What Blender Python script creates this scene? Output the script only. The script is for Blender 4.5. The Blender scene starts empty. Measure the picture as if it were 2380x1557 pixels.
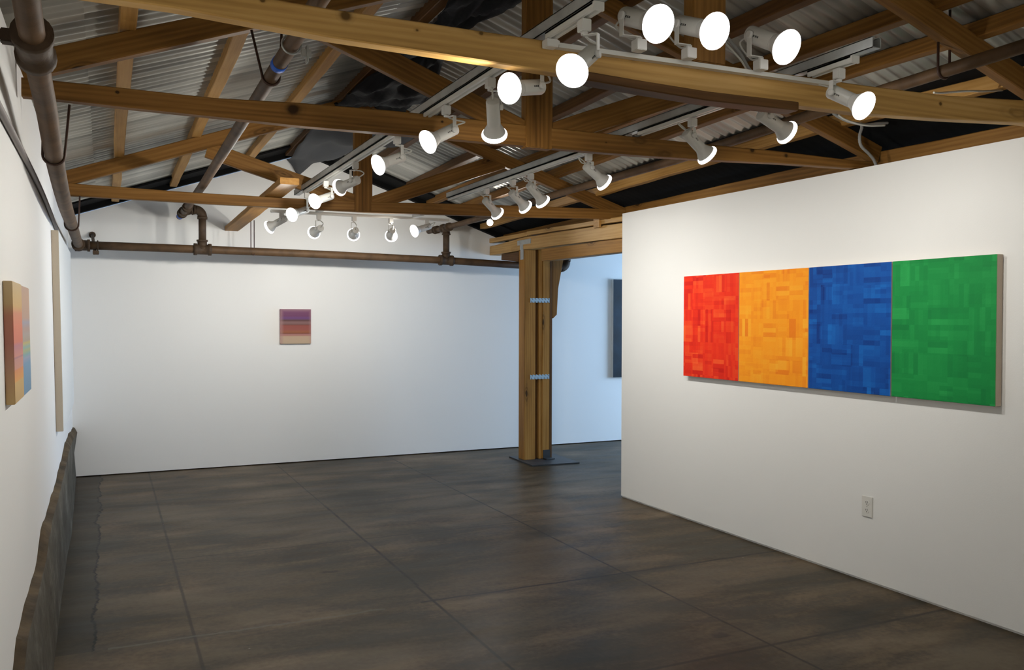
import bpy, bmesh, math, random
from mathutils import Vector, Matrix
random.seed(7)
S = bpy.context.scene
COL = S.collection
R = math.radians

# ------------------------------------------------------------------ camera
cam_d = bpy.data.cameras.new('camera'); cam_d.sensor_width = 36.0
cam_d.lens = 2009.2 * 36.0 / 2380.0
cam_d.clip_start = 0.05
cam = bpy.data.objects.new('camera', cam_d); COL.objects.link(cam)
YAW, PITCH, ROLL = .439326, .0183018, .00229
fw = Vector((math.sin(YAW)*math.cos(PITCH), math.cos(YAW)*math.cos(PITCH), -math.sin(PITCH)))
rt = Vector((math.cos(YAW), -math.sin(YAW), 0)); up = rt.cross(fw)
c_, s_ = math.cos(ROLL), math.sin(ROLL)
rt, up = c_*rt + s_*up, -s_*rt + c_*up
cam.matrix_world = Matrix(((rt.x, up.x, -fw.x, 0), (rt.y, up.y, -fw.y, 0), (rt.z, up.z, -fw.z, 1.5), (0, 0, 0, 1)))
S.camera = cam
# ------------------------------------------------------------------ world, exposure
w = bpy.data.worlds.new('world'); S.world = w; w.use_nodes = True
w.node_tree.nodes['Background'].inputs[0].default_value = (.45, .65, 1, 1)
w.node_tree.nodes['Background'].inputs[1].default_value = 0.6
S.view_settings.view_transform = 'Standard'; S.view_settings.look = 'None'
S.view_settings.exposure = 0.0; S.view_settings.gamma = 1.0; S.view_settings.use_curve_mapping = False
S.cycles.max_bounces = 8; S.cycles.diffuse_bounces = 5; S.cycles.glossy_bounces = 3
S.cycles.sample_clamp_indirect = 4.0; S.cycles.use_denoising = True
SPOT_W = 37.5            # watts of each track lamp
LAMP_RGB = (1.0, .965, .89)
def add_light(name, kind, loc, direction, energy, color, **kw):
    d = bpy.data.lights.new(name, kind); d.energy = energy; d.color = color
    for k, v in kw.items(): setattr(d, k, v)
    o = bpy.data.objects.new(name, d); COL.objects.link(o)
    o.location = loc; o.rotation_euler = Vector(direction).to_track_quat('-Z', 'Y').to_euler()
    return o
# daylight through the window of the side room
add_light('window_daylight', 'AREA', (9.25, 7.2, 1.35), (-1, 0.12, -.02), 315, (.44, .68, 1.0), shape='RECTANGLE', size=2.6, size_y=1.9)

# unseen fill spots added at the gallery's near end, brightening by bounce off its walls
for p_, d_ in (((1.4, .9, 2.38), (-.85, -.35, -.4)), ((1.4, -.4, 2.38), (-.85, -.2, -.4)), ((2.5, .7, 2.38), (.8, -.1, -.55)), ((2.5, -.6, 2.38), (.8, -.2, -.55)), ((1.5, -.8, 2.38), (-.1, -1, -.3)), ((2.4, -.8, 2.38), (.1, -1, -.3))):
    add_light('near_fill_light', 'SPOT', p_, d_, SPOT_W*1.45, LAMP_RGB, spot_size=R(110), spot_blend=.9, shadow_soft_size=.03)

# ------------------------------------------------------------------ materials
def mat(name):
    m = bpy.data.materials.new(name); m.use_nodes = True
    nt = m.node_tree; b = nt.nodes['Principled BSDF']
    return m, nt, b
def plain(name, rgb, rough=.5, metal=0.0, bump=0, bscale=60, var=0.0, vscale=6):
    m, nt, b = mat(name)
    b.inputs['Base Color'].default_value = (*rgb, 1); b.inputs['Roughness'].default_value = rough; b.inputs['Metallic'].default_value = metal
    if not metal and rough > .45: b.inputs['Specular IOR Level'].default_value = .25
    tc = nt.nodes.new('ShaderNodeTexCoord')
    if var:
        n = nt.nodes.new('ShaderNodeTexNoise'); n.inputs['Scale'].default_value = vscale; n.inputs['Detail'].default_value = 5
        nt.links.new(tc.outputs['Object'], n.inputs['Vector'])
        r = nt.nodes.new('ShaderNodeValToRGB'); r.color_ramp.elements[0].position = .3; r.color_ramp.elements[1].position = .7
        r.color_ramp.elements[0].color = (*[c*(1-var) for c in rgb], 1); r.color_ramp.elements[1].color = (*[min(1, c*(1+var)) for c in rgb], 1)
        nt.links.new(n.outputs['Fac'], r.inputs['Fac']); nt.links.new(r.outputs['Color'], b.inputs['Base Color'])
    if bump:
        n = nt.nodes.new('ShaderNodeTexNoise'); n.inputs['Scale'].default_value = bscale; n.inputs['Detail'].default_value = 4
        nt.links.new(tc.outputs['Object'], n.inputs['Vector'])
        bp = nt.nodes.new('ShaderNodeBump'); bp.inputs['Strength'].default_value = bump; bp.inputs['Distance'].default_value = .01
        nt.links.new(n.outputs['Fac'], bp.inputs['Height']); nt.links.new(bp.outputs['Normal'], b.inputs['Normal'])
    return m
class NB:                                   # tiny helper for shader maths
    def __init__(s, nt): s.nt = nt
    def n(s, t, **kw):
        x = s.nt.nodes.new(t)
        for k, v in kw.items(): setattr(x, k, v)
        return x
    def put(s, sock, v):
        if hasattr(v, 'is_output') or isinstance(v, bpy.types.NodeSocket): s.nt.links.new(v, sock)
        else: sock.default_value = v
    def m(s, op, a, b=0.0, c=0.0):
        x = s.n('ShaderNodeMath', operation=op); s.put(x.inputs[0], a); s.put(x.inputs[1], b); s.put(x.inputs[2], c); return x.outputs[0]
    def noise(s, vec, scale, detail=4, rough=.5, dist=0.0):
        x = s.n('ShaderNodeTexNoise'); s.put(x.inputs['Vector'], vec); x.inputs['Scale'].default_value = scale
        x.inputs['Detail'].default_value = detail; x.inputs['Roughness'].default_value = rough; x.inputs['Distortion'].default_value = dist; return x.outputs['Fac']
    def mapv(s, vec, scale=(1, 1, 1), loc=(0, 0, 0)):
        x = s.n('ShaderNodeMapping'); s.put(x.inputs['Vector'], vec); x.inputs['Scale'].default_value = scale; x.inputs['Location'].default_value = loc; return x.outputs[0]
    def ramp(s, f, *st):
        x = s.n('ShaderNodeValToRGB'); s.put(x.inputs['Fac'], f); e = x.color_ramp.elements
        e[0].position, e[0].color = st[0][0], (*st[0][1], 1); e[1].position, e[1].color = st[-1][0], (*st[-1][1], 1)
        for p, c in st[1:-1]:
            k = e.new(p); k.color = (*c, 1)
        return x.outputs['Color']
    def mix(s, f, a, b, blend='MIX'):
        x = s.n('ShaderNodeMix', data_type='RGBA', blend_type=blend); s.put(x.inputs[0], f)
        for i, v in ((6, a), (7, b)):
            if isinstance(v, tuple): x.inputs[i].default_value = (*v, 1)
            else: s.put(x.inputs[i], v)
        return x.outputs[2]
    def step(s, v, lo, hi):                 # 1 at lo, 0 at hi
        x = s.n('ShaderNodeMapRange', interpolation_type='SMOOTHSTEP'); s.put(x.inputs[0], v)
        x.inputs[1].default_value = lo; x.inputs[2].default_value = hi; x.inputs[3].default_value = 1; x.inputs[4].default_value = 0; return x.outputs[0]

def wood(name, dark, mid, light, knots=True, rough=.55, spots=()):
    m, nt, b = mat(name); k = NB(nt)
    tc = k.n('ShaderNodeTexCoord').outputs['Object']; oi = k.n('ShaderNodeObjectInfo').outputs['Random']
    off = k.n('ShaderNodeCombineXYZ'); r7 = k.m('MULTIPLY', oi, 37.0)
    for i in range(3): nt.links.new(r7, off.inputs[i])
    va = k.n('ShaderNodeVectorMath', operation='ADD'); nt.links.new(tc, va.inputs[0]); nt.links.new(off.outputs[0], va.inputs[1]); v = va.outputs[0]
    big = k.noise(k.mapv(v, (.7, 5, 5)), 1.6, 3)
    # growth rings: distorted bands stretched along the length
    wv = k.n('ShaderNodeTexWave', wave_type='BANDS', bands_direction='Z'); nt.links.new(k.mapv(v, (.30, 4, 7)), wv.inputs['Vector'])
    wv.inputs['Scale'].default_value = 1.7; wv.inputs['Distortion'].default_value = 11; wv.inputs['Detail'].default_value = 3; wv.inputs['Detail Scale'].default_value = .8
    fine = k.noise(k.mapv(v, (3, 90, 90)), 1.0, 4, .6)
    f = k.m('ADD', k.m('ADD', k.m('MULTIPLY', big, .62), k.m('MULTIPLY', wv.outputs['Fac'], .09)), k.m('MULTIPLY', fine, .3))
    col = k.ramp(f, (.28, dark), (.52, mid), (.78, light))
    if knots:
        vo = k.n('ShaderNodeTexVoronoi', feature='F1'); nt.links.new(k.mapv(v, (1.5, 5.0, 5.0)), vo.inputs['Vector']); vo.inputs['Scale'].default_value = 1.0
        d = k.m('ADD', vo.outputs['Distance'], k.m('MULTIPLY', k.noise(v, 14, 2), .08))
        rings = k.m('MULTIPLY', k.m('ADD', k.m('SINE', k.m('MULTIPLY', d, 95)), 1.0), .25)
        halo = k.step(d, .09, .26)
        col = k.mix(k.m('MULTIPLY', halo, k.m('ADD', rings, .25)), col, tuple(c*.55 for c in dark))
        col = k.mix(k.step(d, .07, .11), col, tuple(c*.35 for c in dark))
    if spots:
        sp = k.n('ShaderNodeSeparateXYZ'); nt.links.new(tc, sp.inputs[0])
        wv2 = k.m('MULTIPLY', k.m('SUBTRACT', k.noise(tc, 22, 3), .5), .016)
        for x0, z0, r0 in spots:
            dx = k.m('MULTIPLY', k.m('SUBTRACT', sp.outputs[0], x0), .8); dz = k.m('SUBTRACT', sp.outputs[2], z0)
            d = k.m('ADD', k.m('SQRT', k.m('ADD', k.m('MULTIPLY', dx, dx), k.m('MULTIPLY', dz, dz))), wv2)
            ring = k.m('MULTIPLY', k.m('ADD', k.m('SINE', k.m('MULTIPLY', d, 4.4/r0)), 1.4), .4)
            col = k.mix(k.m('MULTIPLY', k.step(d, r0*.9, r0*1.5), ring), col, tuple(c*.45 for c in dark))
            col = k.mix(k.step(d, r0*.35, r0*.6), col, tuple(c*.4 for c in dark))
    nt.links.new(col, b.inputs['Base Color']); b.inputs['Roughness'].default_value = rough
    b.inputs['Specular IOR Level'].default_value = .22
    bp = k.n('ShaderNodeBump'); bp.inputs['Strength'].default_value = .25; bp.inputs['Distance'].default_value = .004
    nt.links.new(f, bp.inputs['Height']); nt.links.new(bp.outputs[0], b.inputs['Normal'])
    return m
M = {}
M['wall'] = plain('white_wall_paint', (.86, .86, .845), .6, bump=.06, bscale=220)
M['wood'] = wood('old_fir', (0.085, 0.036, 0.006), (0.225, 0.104, 0.022), (0.36, 0.185, 0.05))
M['wood_pale'] = wood('pale_fir', (.34, .18, .042), (.60, .355, .11), (.76, .50, .20), spots=((.80, .045, .020), (.55, .055, .008), (1.03, .03, .008), (1.25, .05, .007), (1.63, .03, .009), (1.83, .045, .017), (2.33, .045, .016), (3.35, .03, .010)))
M['wood_knot'] = wood('knotty_fir', (0.085, 0.036, 0.006), (0.225, 0.104, 0.022), (0.36, 0.185, 0.05), spots=((1.06, .045, .034), (2.2, .06, .016), (2.62, .02, .008), (3.52, .05, .016), (3.75, .035, .013), (.35, .05, .006), (1.75, .05, .006)))
M['purlin'] = wood('pale_purlin', (0.28, 0.135, 0.03), (0.48, 0.261, 0.075), (0.62, 0.369, 0.135), knots=False)
M['darkwood'] = wood('dark_fir', (0.05, 0.0235, 0.0072), (0.12, 0.0546, 0.015), (0.2, 0.0924, 0.027), knots=False)
M['post'] = wood('post_fir', (.16, .072, .012), (.36, .175, .038), (.48, .265, .07))
M['header'] = wood('header_fir', (0.32, 0.165, 0.045), (0.56, 0.335, 0.12), (0.7, 0.47, 0.21))
M['white_metal'] = plain('white_enamel', (.72, .71, .66), .35)
M['white_plastic'] = plain('white_plastic', (.74, .73, .69), .4)
M['galv'] = plain('galvanised_strut', (.52, .54, .53), .45, .5, var=.15, vscale=9)
M['pipe'] = plain('brown_painted_pipe', (.095, .055, .028), .6, var=.35, vscale=9, bump=.1, bscale=40)
M['pipe_dark'] = plain('dark_pipe_fitting', (.060, .038, .022), .6, var=.3, vscale=14, bump=.2, bscale=60)
M['rod'] = plain('rusty_hanger_rod', (.06, .03, .02), .55, .3)
M['felt'] = plain('black_felt', (.003, .003, .003), .95, bump=.3, bscale=12, var=.3)
M['plastic'] = plain('black_polythene', (.005, .005, .006), .8, bump=.4, bscale=14)
M['cloth'] = plain('grey_tarpaulin', (.075, .078, .085), .75, bump=.15, bscale=40)
M['tape'] = plain('blue_tape', (.03, .13, .62), .5)
M['black'] = plain('black_mark', (.01, .01, .01), .6)
M['cord'] = plain('cord_white', (.62, .61, .56), .5)
M['cable'] = plain('grey_cable', (.30, .30, .29), .5)
M['conduit'] = plain('grey_conduit', (.24, .215, .205), .5)
M['steel'] = plain('dark_steel_plate', (.055, .06, .066), .5, .4, var=.25, vscale=9)
M['mend'] = plain('galvanised_plate', (.50, .68, .82), .35, .35)
M['canvas'] = plain('raw_canvas_edge', (.60, .50, .40), .8, bump=.2, bscale=300)
M['beige'] = plain('beige_canvas_edge', (.62, .53, .41), .8, bump=.2, bscale=300)
M['white_art'] = plain('white_painted_canvas', (.78, .79, .77), .7, bump=.5, bscale=60)
M['navy_art'] = plain('navy_painted_canvas', (.006, .016, .030), .35, var=.6, vscale=5)
M['dark_slot'] = plain('dark_slot', (.02, .018, .015), .6)
M['concrete'] = None
m, nt, b = mat('lamp_glass'); b.inputs['Base Color'].default_value = (1, 1, 1, 1)
b.inputs['Emission Color'].default_value = (1, .98, .96, 1); b.inputs['Emission Strength'].default_value = 4.0; M['bulb'] = m

# corrugated sheet: sheet-to-sheet tone differs, dull galvanised
m, nt, b = mat('corrugated_sheet'); k = NB(nt); tc = k.n('ShaderNodeTexCoord').outputs['Object']
sx = k.n('ShaderNodeSeparateXYZ'); nt.links.new(tc, sx.inputs[0])
pan = k.n('ShaderNodeTexWhiteNoise', noise_dimensions='1D'); nt.links.new(k.m('FLOOR', k.m('DIVIDE', sx.outputs[1], .61)), pan.inputs['W'])
strip = k.n('ShaderNodeTexWhiteNoise', noise_dimensions='1D'); nt.links.new(k.m('FLOOR', k.m('DIVIDE', sx.outputs[1], .0762)), strip.inputs['W'])  # rib strips: uneven reflections put into the sheet colour
v = k.m('ADD', k.m('ADD', k.m('MULTIPLY', pan.outputs[0], .3), k.m('MULTIPLY', strip.outputs[0], .5)), k.m('MULTIPLY', k.noise(k.mapv(tc, (.6, 3, 1)), 2.5, 4), .5))
nt.links.new(k.ramp(v, (.15, (.20, .195, .175)), (.95, (.60, .59, .53))), b.inputs['Base Color'])
b.inputs['Metallic'].default_value = .45; b.inputs['Roughness'].default_value = .42; M['roof'] = m

# concrete floor ----------------------------------------------------
m, nt, b = mat('stained_concrete_floor'); k = NB(nt); tc = k.n('ShaderNodeTexCoord').outputs['Object']
sp = k.n('ShaderNodeSeparateXYZ'); nt.links.new(tc, sp.inputs[0]); X, Y = sp.outputs[0], sp.outputs[1]
st1 = k.noise(k.mapv(tc, (.75, 2.5, 1)), 1.25, 5, .55, .5)
st2 = k.noise(k.mapv(tc, (1.4, 5.6, 1), (3, 7, 0)), 1.3, 6, .65, .6)
blot = k.noise(k.mapv(tc, (1, 1.15, 1), (9, 4, 0)), .95, 5, .6, .8)
fi = k.noise(tc, 34, 5, .65)
val = k.m('ADD', k.m('ADD', k.m('ADD', k.m('MULTIPLY', st1, .33), k.m('MULTIPLY', st2, .23)), k.m('MULTIPLY', blot, .32)), k.m('MULTIPLY', fi, .14))
col = k.ramp(val, (.405, (.020, .017, .010)), (.475, (.054, .038, .021)), (.53, (.118, .083, .048)), (.61, (.185, .142, .092)))
tint = k.noise(k.mapv(tc, (.8, 1.6, 1), (5, 1, 0)), 1.1, 3)
col = k.mix(k.m('MULTIPLY', k.step(tint, .54, .40), .35), col, (.040, .037, .024))
bump_h = k.m('MULTIPLY', fi, .15)
wob = k.m('MULTIPLY', k.m('SUBTRACT', k.noise(tc, 2.2, 6, .7), .5), .05)
wob2 = k.m('MULTIPLY', k.m('SUBTRACT', k.noise(tc, 6, 6, .7), .5), .035)
rag = k.noise(tc, 9, 3)
dark = (.016, .013, .010)
def line(coord, x0, other, lo, hi, wdt, wobble, amp, strength=1.0, c=dark):
    global col
    d = k.m('ABSOLUTE', k.m('SUBTRACT', k.m('ADD', coord, k.m('MULTIPLY', wobble, amp)), x0))
    d = k.m('SUBTRACT', d, k.m('MULTIPLY', rag, wdt*.6))
    f = k.step(d, 0.0, wdt)
    if other is not None:
        f = k.m('MULTIPLY', f, k.m('MULTIPLY', k.m('GREATER_THAN', other, lo), k.m('LESS_THAN', other, hi)))
    col = k.mix(k.m('MULTIPLY', f, strength), col, c)
    return f
# left strip of darker patching concrete along the kerb
edge = k.m('ADD', X, k.m('ADD', k.m('MULTIPLY', wob, 3.2), k.m('MULTIPLY', wob2, 1.5)))
side = k.m('MULTIPLY', k.step(edge, -.065, -.045), k.m('GREATER_THAN', Y, 4.3))
col = k.mix(k.m('MULTIPLY', side, .6), col, (.022, .021, .015))
cd = k.m('ABSOLUTE', k.m('ADD', edge, .055)); col = k.mix(k.m('MULTIPLY', k.step(cd, .002, .010), k.m('GREATER_THAN', Y, 4.3)), col, (.003, .003, .002))
line(X, .37, None, 0, 0, .009, wob, .15, .7)
line(X, 1.58, Y, 4.6, 6.9, .011, wob, .4, .95); line(X, 1.58, Y, 6.9, 20, .007, wob, .2, .8); line(X, 1.57, Y, -5, 4.6, .010, wob, .2, .9)
line(X, 2.77, None, 0, 0, .009, wob, .2, .9)
line(Y, 4.325, X, 1.5, 4.1, .013, wob, 1.2, .95)
line(Y, 4.30, X, .0, 1.3, .013, wob2, 2.0, .45, (.15, .145, .125))
line(Y, 5.74, X, .3, 3.9, .009, wob, .3, .7); line(Y, 3.075, X, 1.9, 4, .013, wob, .25, .8)
line(Y, 7.0, X, 3.8, 9, .012, wob, 1.4, .7); line(k.m('ADD', Y, k.m('MULTIPLY', X, .42)), 9.2, X, 4.1, 6, .016, wob, 1.5, .8)
# dark oil spots and pits
vo = k.n('ShaderNodeTexVoronoi', feature='F1'); nt.links.new(k.mapv(tc, (1.0, 1.9, 1), (.3, .7, 0)), vo.inputs['Vector']); vo.inputs['Scale'].default_value = .9
spot = k.step(k.m('ADD', vo.outputs['Distance'], k.m('MULTIPLY', k.noise(tc, 12, 4), .12)), .09, .125)
col = k.mix(k.m('MULTIPLY', spot, .8), col, (.022, .020, .017))
vo2 = k.n('ShaderNodeTexVoronoi', feature='F1'); nt.links.new(tc, vo2.inputs['Vector']); vo2.inputs['Scale'].default_value = 2.3
col = k.mix(k.m('MULTIPLY', k.step(vo2.outputs['Distance'], .008, .016), .8), col, (.30, .29, .26))
nt.links.new(col, b.inputs['Base Color'])
nt.links.new(k.m('ADD', k.m('MULTIPLY', st2, .30), .28), b.inputs['Roughness'])
bp = k.n('ShaderNodeBump'); bp.inputs['Strength'].default_value = .12; bp.inputs['Distance'].default_value = .01
nt.links.new(bump_h, bp.inputs['Height']); nt.links.new(bp.outputs[0], b.inputs['Normal']); b.inputs['Specular IOR Level'].default_value = .16; M['floor'] = m

# rough concrete kerb
m, nt, b = mat('kerb_concrete'); k = NB(nt); tc = k.n('ShaderNodeTexCoord').outputs['Object']
col = k.ramp(k.m('ADD', k.m('MULTIPLY', k.noise(k.mapv(tc, (3, 1.8, 2.4)), 1.5, 6, .65), .8), k.m('MULTIPLY', k.noise(tc, 30, 4), .25)), (.3, (.036, .031, .022)), (.55, (.088, .079, .062)), (.78, (.21, .20, .175)))
nt.links.new(col, b.inputs['Base Color']); b.inputs['Roughness'].default_value = .8
bp = k.n('ShaderNodeBump'); bp.inputs['Strength'].default_value = .5; bp.inputs['Distance'].default_value = .02
nt.links.new(k.noise(tc, 8, 6, .65), bp.inputs['Height']); nt.links.new(bp.outputs[0], b.inputs['Normal']); b.inputs['Specular IOR Level'].default_value = .2; M['concrete'] = m
M['sill'] = plain('brown_mud_sill', (.085, .06, .033), .8, var=.5, vscale=7, bump=.6, bscale=20)

def weave(name, base, lo, hi, seed, cell=.118):
    """paint laid in short bars, upright and level by turns, each bar its own shade"""
    m, nt, b = mat(name); k = NB(nt); tc = k.n('ShaderNodeTexCoord').outputs['Object']
    sp = k.n('ShaderNodeSeparateXYZ'); nt.links.new(tc, sp.inputs[0]); y, z = k.m('ADD', sp.outputs[1], seed), k.m('ADD', sp.outputs[2], seed*1.7)
    tot = None
    for s, amp, oy, nb in ((cell, 1.0, 0.0, 4.0), (cell*.66, .55, .37, 3.0)):
        yy, zz = k.m('DIVIDE', k.m('ADD', y, oy), s), k.m('DIVIDE', k.m('ADD', z, oy*1.3), s)
        cy, cz = k.m('FLOOR', yy), k.m('FLOOR', zz)
        cv = k.n('ShaderNodeCombineXYZ'); nt.links.new(cy, cv.inputs[0]); nt.links.new(cz, cv.inputs[1]); cv.inputs[2].default_value = seed + oy
        wn = k.n('ShaderNodeTexWhiteNoise', noise_dimensions='3D'); nt.links.new(cv.outputs[0], wn.inputs['Vector'])
        sc = k.n('ShaderNodeSeparateColor'); nt.links.new(wn.outputs['Color'], sc.inputs[0])
        o = k.m('GREATER_THAN', wn.outputs[0], .5)
        fy = k.m('FLOOR', k.m('MULTIPLY', k.m('SUBTRACT', yy, cy), nb)); fz = k.m('FLOOR', k.m('MULTIPLY', k.m('SUBTRACT', zz, cz), nb))
        bar = k.m('ADD', k.m('MULTIPLY', o, fy), k.m('MULTIPLY', k.m('SUBTRACT', 1.0, o), k.m('ADD', fz, 7.0)))
        cv2 = k.n('ShaderNodeCombineXYZ'); nt.links.new(k.m('ADD', cy, .3), cv2.inputs[0]); nt.links.new(cz, cv2.inputs[1]); nt.links.new(bar, cv2.inputs[2])
        wn2 = k.n('ShaderNodeTexWhiteNoise', noise_dimensions='3D'); nt.links.new(cv2.outputs[0], wn2.inputs['Vector'])
        vis = k.m('ADD', k.m('MULTIPLY', k.m('POWER', sc.outputs[1], 2.2), .85), .15)      # most blocks are quiet, a few stand out
        t = k.m('MULTIPLY', k.m('MULTIPLY', k.m('SUBTRACT', wn2.outputs[0], .5), vis), amp); tot = t if tot is None else k.m('ADD', tot, t)
    f = k.m('ADD', k.m('ADD', tot, .5), k.m('MULTIPLY', k.m('SUBTRACT', k.noise(tc, 4, 3), .5), .35))
    nt.links.new(k.ramp(f, (.08, lo), (.5, base), (.92, hi)), b.inputs['Base Color']); b.inputs['Roughness'].default_value = .5; b.inputs['Specular IOR Level'].default_value = .15
    bp = k.n('ShaderNodeBump'); bp.inputs['Strength'].default_value = .2; bp.inputs['Distance'].default_value = .003
    nt.links.new(k.noise(tc, 90, 3), bp.inputs['Height']); nt.links.new(bp.outputs[0], b.inputs['Normal'])
    return m
M['red'] = weave('red_paint', (.84, .032, .008), (.62, .010, .006), (.92, .11, .022), 3.1)
M['orange'] = weave('orange_paint', (.98, .345, .014), (.88, .225, .010), (1.0, .43, .030), 11.4)
M['blue'] = weave('blue_paint', (.006, .085, .385), (.004, .038, .22), (.010, .155, .56), 21.9)
M['green'] = weave('green_paint', (.012, .275, .062), (.009, .215, .052), (.024, .36, .085), 33.3)
# ------------------------------------------------------------------ mesh helpers
def link(name, me, m, parent=None):
    o = bpy.data.objects.new(name, me); COL.objects.link(o)
    if m is not None:
        for x in (m if isinstance(m, (list, tuple)) else [m]): me.materials.append(x)
    if parent is not None: adopt(o, parent)
    return o
def adopt(o, parent, pm=None):                    # pm: where the parent stands (parts built in place stand at the origin)
    o.parent = parent
    if pm is None: pm = Matrix.Translation(parent.location) if parent.parent is None else Matrix.Identity(4)
    o.matrix_parent_inverse = pm.inverted()
def obj(name, bm, m, parent=None, smooth=False):
    bmesh.ops.recalc_face_normals(bm, faces=bm.faces)
    me = bpy.data.meshes.new(name); bm.to_mesh(me); bm.free()
    if smooth:
        me.polygons.foreach_set('use_smooth', [True]*len(me.polygons))
    return link(name, me, m, parent)
def thing(name, loc, label, cat, group=None):
    o = bpy.data.objects.new(name, None); COL.objects.link(o); o.location = loc; o.empty_display_size = .05
    return tag(o, label, cat, group)
def tag(o, label, cat, group=None):
    o['label'] = label; o['category'] = cat
    if group: o['group'] = group
    return o
def struct(o):
    o['kind'] = 'structure'; return o
def part_tag(o, label): o['label'] = label; return o
def box(bm, x0, x1, y0, y1, z0, z1, bev=0.0):
    r = bmesh.ops.create_cube(bm, size=1.0)
    vs = r['verts']
    for v in vs:
        v.co.x = x0 if v.co.x < 0 else x1; v.co.y = y0 if v.co.y < 0 else y1; v.co.z = z0 if v.co.z < 0 else z1
    if bev:
        es = list({e for v in vs for e in v.link_edges})
        bmesh.ops.bevel(bm, geom=es, offset=bev, segments=2, affect='EDGES')
def boxobj(name, x0, x1, y0, y1, z0, z1, m, parent=None, bev=0.0):
    bm = bmesh.new(); box(bm, x0, x1, y0, y1, z0, z1, bev); return obj(name, bm, m, parent)
def frame_of(d, upv=Vector((0, 0, 1))):
    d = Vector(d).normalized()
    if abs(d.dot(upv)) > .98: upv = Vector((0, 1, 0))
    y = upv.cross(d).normalized(); z = d.cross(y).normalized()
    return d, y, z
def tube(bm, pts, r, seg=12, caps=True):
    pts = [Vector(p) for p in pts]; rings = []
    rr = r if isinstance(r, (list, tuple)) else [r]*len(pts)
    d, y, z = frame_of(pts[1]-pts[0])
    for i, p in enumerate(pts):
        t = (pts[min(i+1, len(pts)-1)] - pts[max(i-1, 0)])
        if t.length > 1e-9: t = t.normalized()
        else: t = d
        y = (y - t*y.dot(t)).normalized(); z = t.cross(y)
        rings.append([bm.verts.new(p + (y*math.cos(a) + z*math.sin(a))*rr[i]) for a in [2*math.pi*j/seg for j in range(seg)]])
    for a, b2 in zip(rings, rings[1:]):
        for j in range(seg):
            f = bm.faces.new((a[j], a[(j+1) % seg], b2[(j+1) % seg], b2[j])); f.smooth = True
    if caps:
        bm.faces.new(rings[0]); bm.faces.new(rings[-1])
def tubeobj(name, pts, r, m, parent=None, seg=12):
    bm = bmesh.new(); tube(bm, pts, r, seg); return obj(name, bm, m, parent)
def smooth_path(pts, n=6):
    pts = [Vector(p) for p in pts]; out = []
    for i in range(len(pts)-1):
        p0, p1, p2, p3 = pts[max(i-1, 0)], pts[i], pts[i+1], pts[min(i+2, len(pts)-1)]
        for j in range(n):
            t = j/n; out.append(.5*((2*p1) + (p2-p0)*t + (2*p0-5*p1+4*p2-p3)*t*t + (3*p1-p0-3*p2+p3)*t**3))
    out.append(pts[-1]); return out
def beam(name, stations, m, parent=None, wy=.05, jit=.0015, ch=.004):
    """timber along its own x axis. stations: (point on the front face bottom edge, height); depth wy goes away from the front face"""
    p0, p1 = Vector(stations[0][0]), Vector(stations[-1][0])
    d, y, z = frame_of(p1-p0)
    if y.y < 0: pass
    rot = Matrix((d, y, z)).transposed()
    inv = rot.transposed()
    bm = bmesh.new(); rings = []
    # densify
    st = []
    for (a, ha), (b2, hb) in zip(stations, stations[1:]):
        a, b2 = Vector(a), Vector(b2); n = max(1, int((b2-a).length/.25))
        for i in range(n): st.append((a.lerp(b2, i/n), ha+(hb-ha)*i/n))
    st.append((Vector(stations[-1][0]), stations[-1][1]))
    for p, h in st:
        q = inv @ (p-p0)
        j = lambda: random.uniform(-jit, jit)
        # local y: depth direction
        yo = wy
        prof = [(ch, 0), (yo-ch, 0), (yo, ch), (yo, h-ch), (yo-ch, h), (ch, h), (0, h-ch), (0, ch)]
        jy, jz = j(), j()
        rings.append([bm.verts.new((q.x, q.y+a+jy, q.z+c+jz)) for a, c in prof])
    for a, b2 in zip(rings, rings[1:]):
        for i in range(8): bm.faces.new((a[i], a[(i+1) % 8], b2[(i+1) % 8], b2[i]))
    bm.faces.new(rings[0]); bm.faces.new(rings[-1])
    bmesh.ops.recalc_face_normals(bm, faces=bm.faces)
    me = bpy.data.meshes.new(name); bm.to_mesh(me); bm.free()
    o = bpy.data.objects.new(name, me); COL.objects.link(o); me.materials.append(m)
    o.matrix_world = Matrix.Translation(p0) @ rot.to_4x4()
    if parent is not None: adopt(o, parent)
    return o

# ------------------------------------------------------------------ room shell
def wallx(z): return -.30 - .016*(z-1.3)          # the left wall leans a little
RX = 1.86                                          # ridge
def zr(y):
    T = [(-4, 3.30), (2.6, 3.30), (3.83, 3.32), (6.6, 3.265), (9.3, 3.215)]
    for (a, za), (b2, zb) in zip(T, T[1:]):
        if y <= b2: return za + (zb-za)*(y-a)/(b2-a)
    return T[-1][1]
def roofz(x, y): return zr(y) - .35*abs(x-RX)
bm = bmesh.new(); box(bm, -.6, 9.3, -3.2, 9.35, -.12, 0); struct(obj('floor', bm, M['floor']))
# left wall
bm = bmesh.new(); cols = []
for y in [-3.2, 9.2]:
    cols.append([bm.verts.new((wallx(z)-t, y, z)) for t, z in ((0, 0), (0, 2.56), (.12, 2.56), (.12, 0))])
for i in range(4): bm.faces.new((cols[0][i], cols[0][(i+1) % 4], cols[1][(i+1) % 4], cols[1][i]))
bm.faces.new(cols[0]); bm.faces.new(cols[1]); struct(obj('wall_left', bm, M['wall']))
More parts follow.
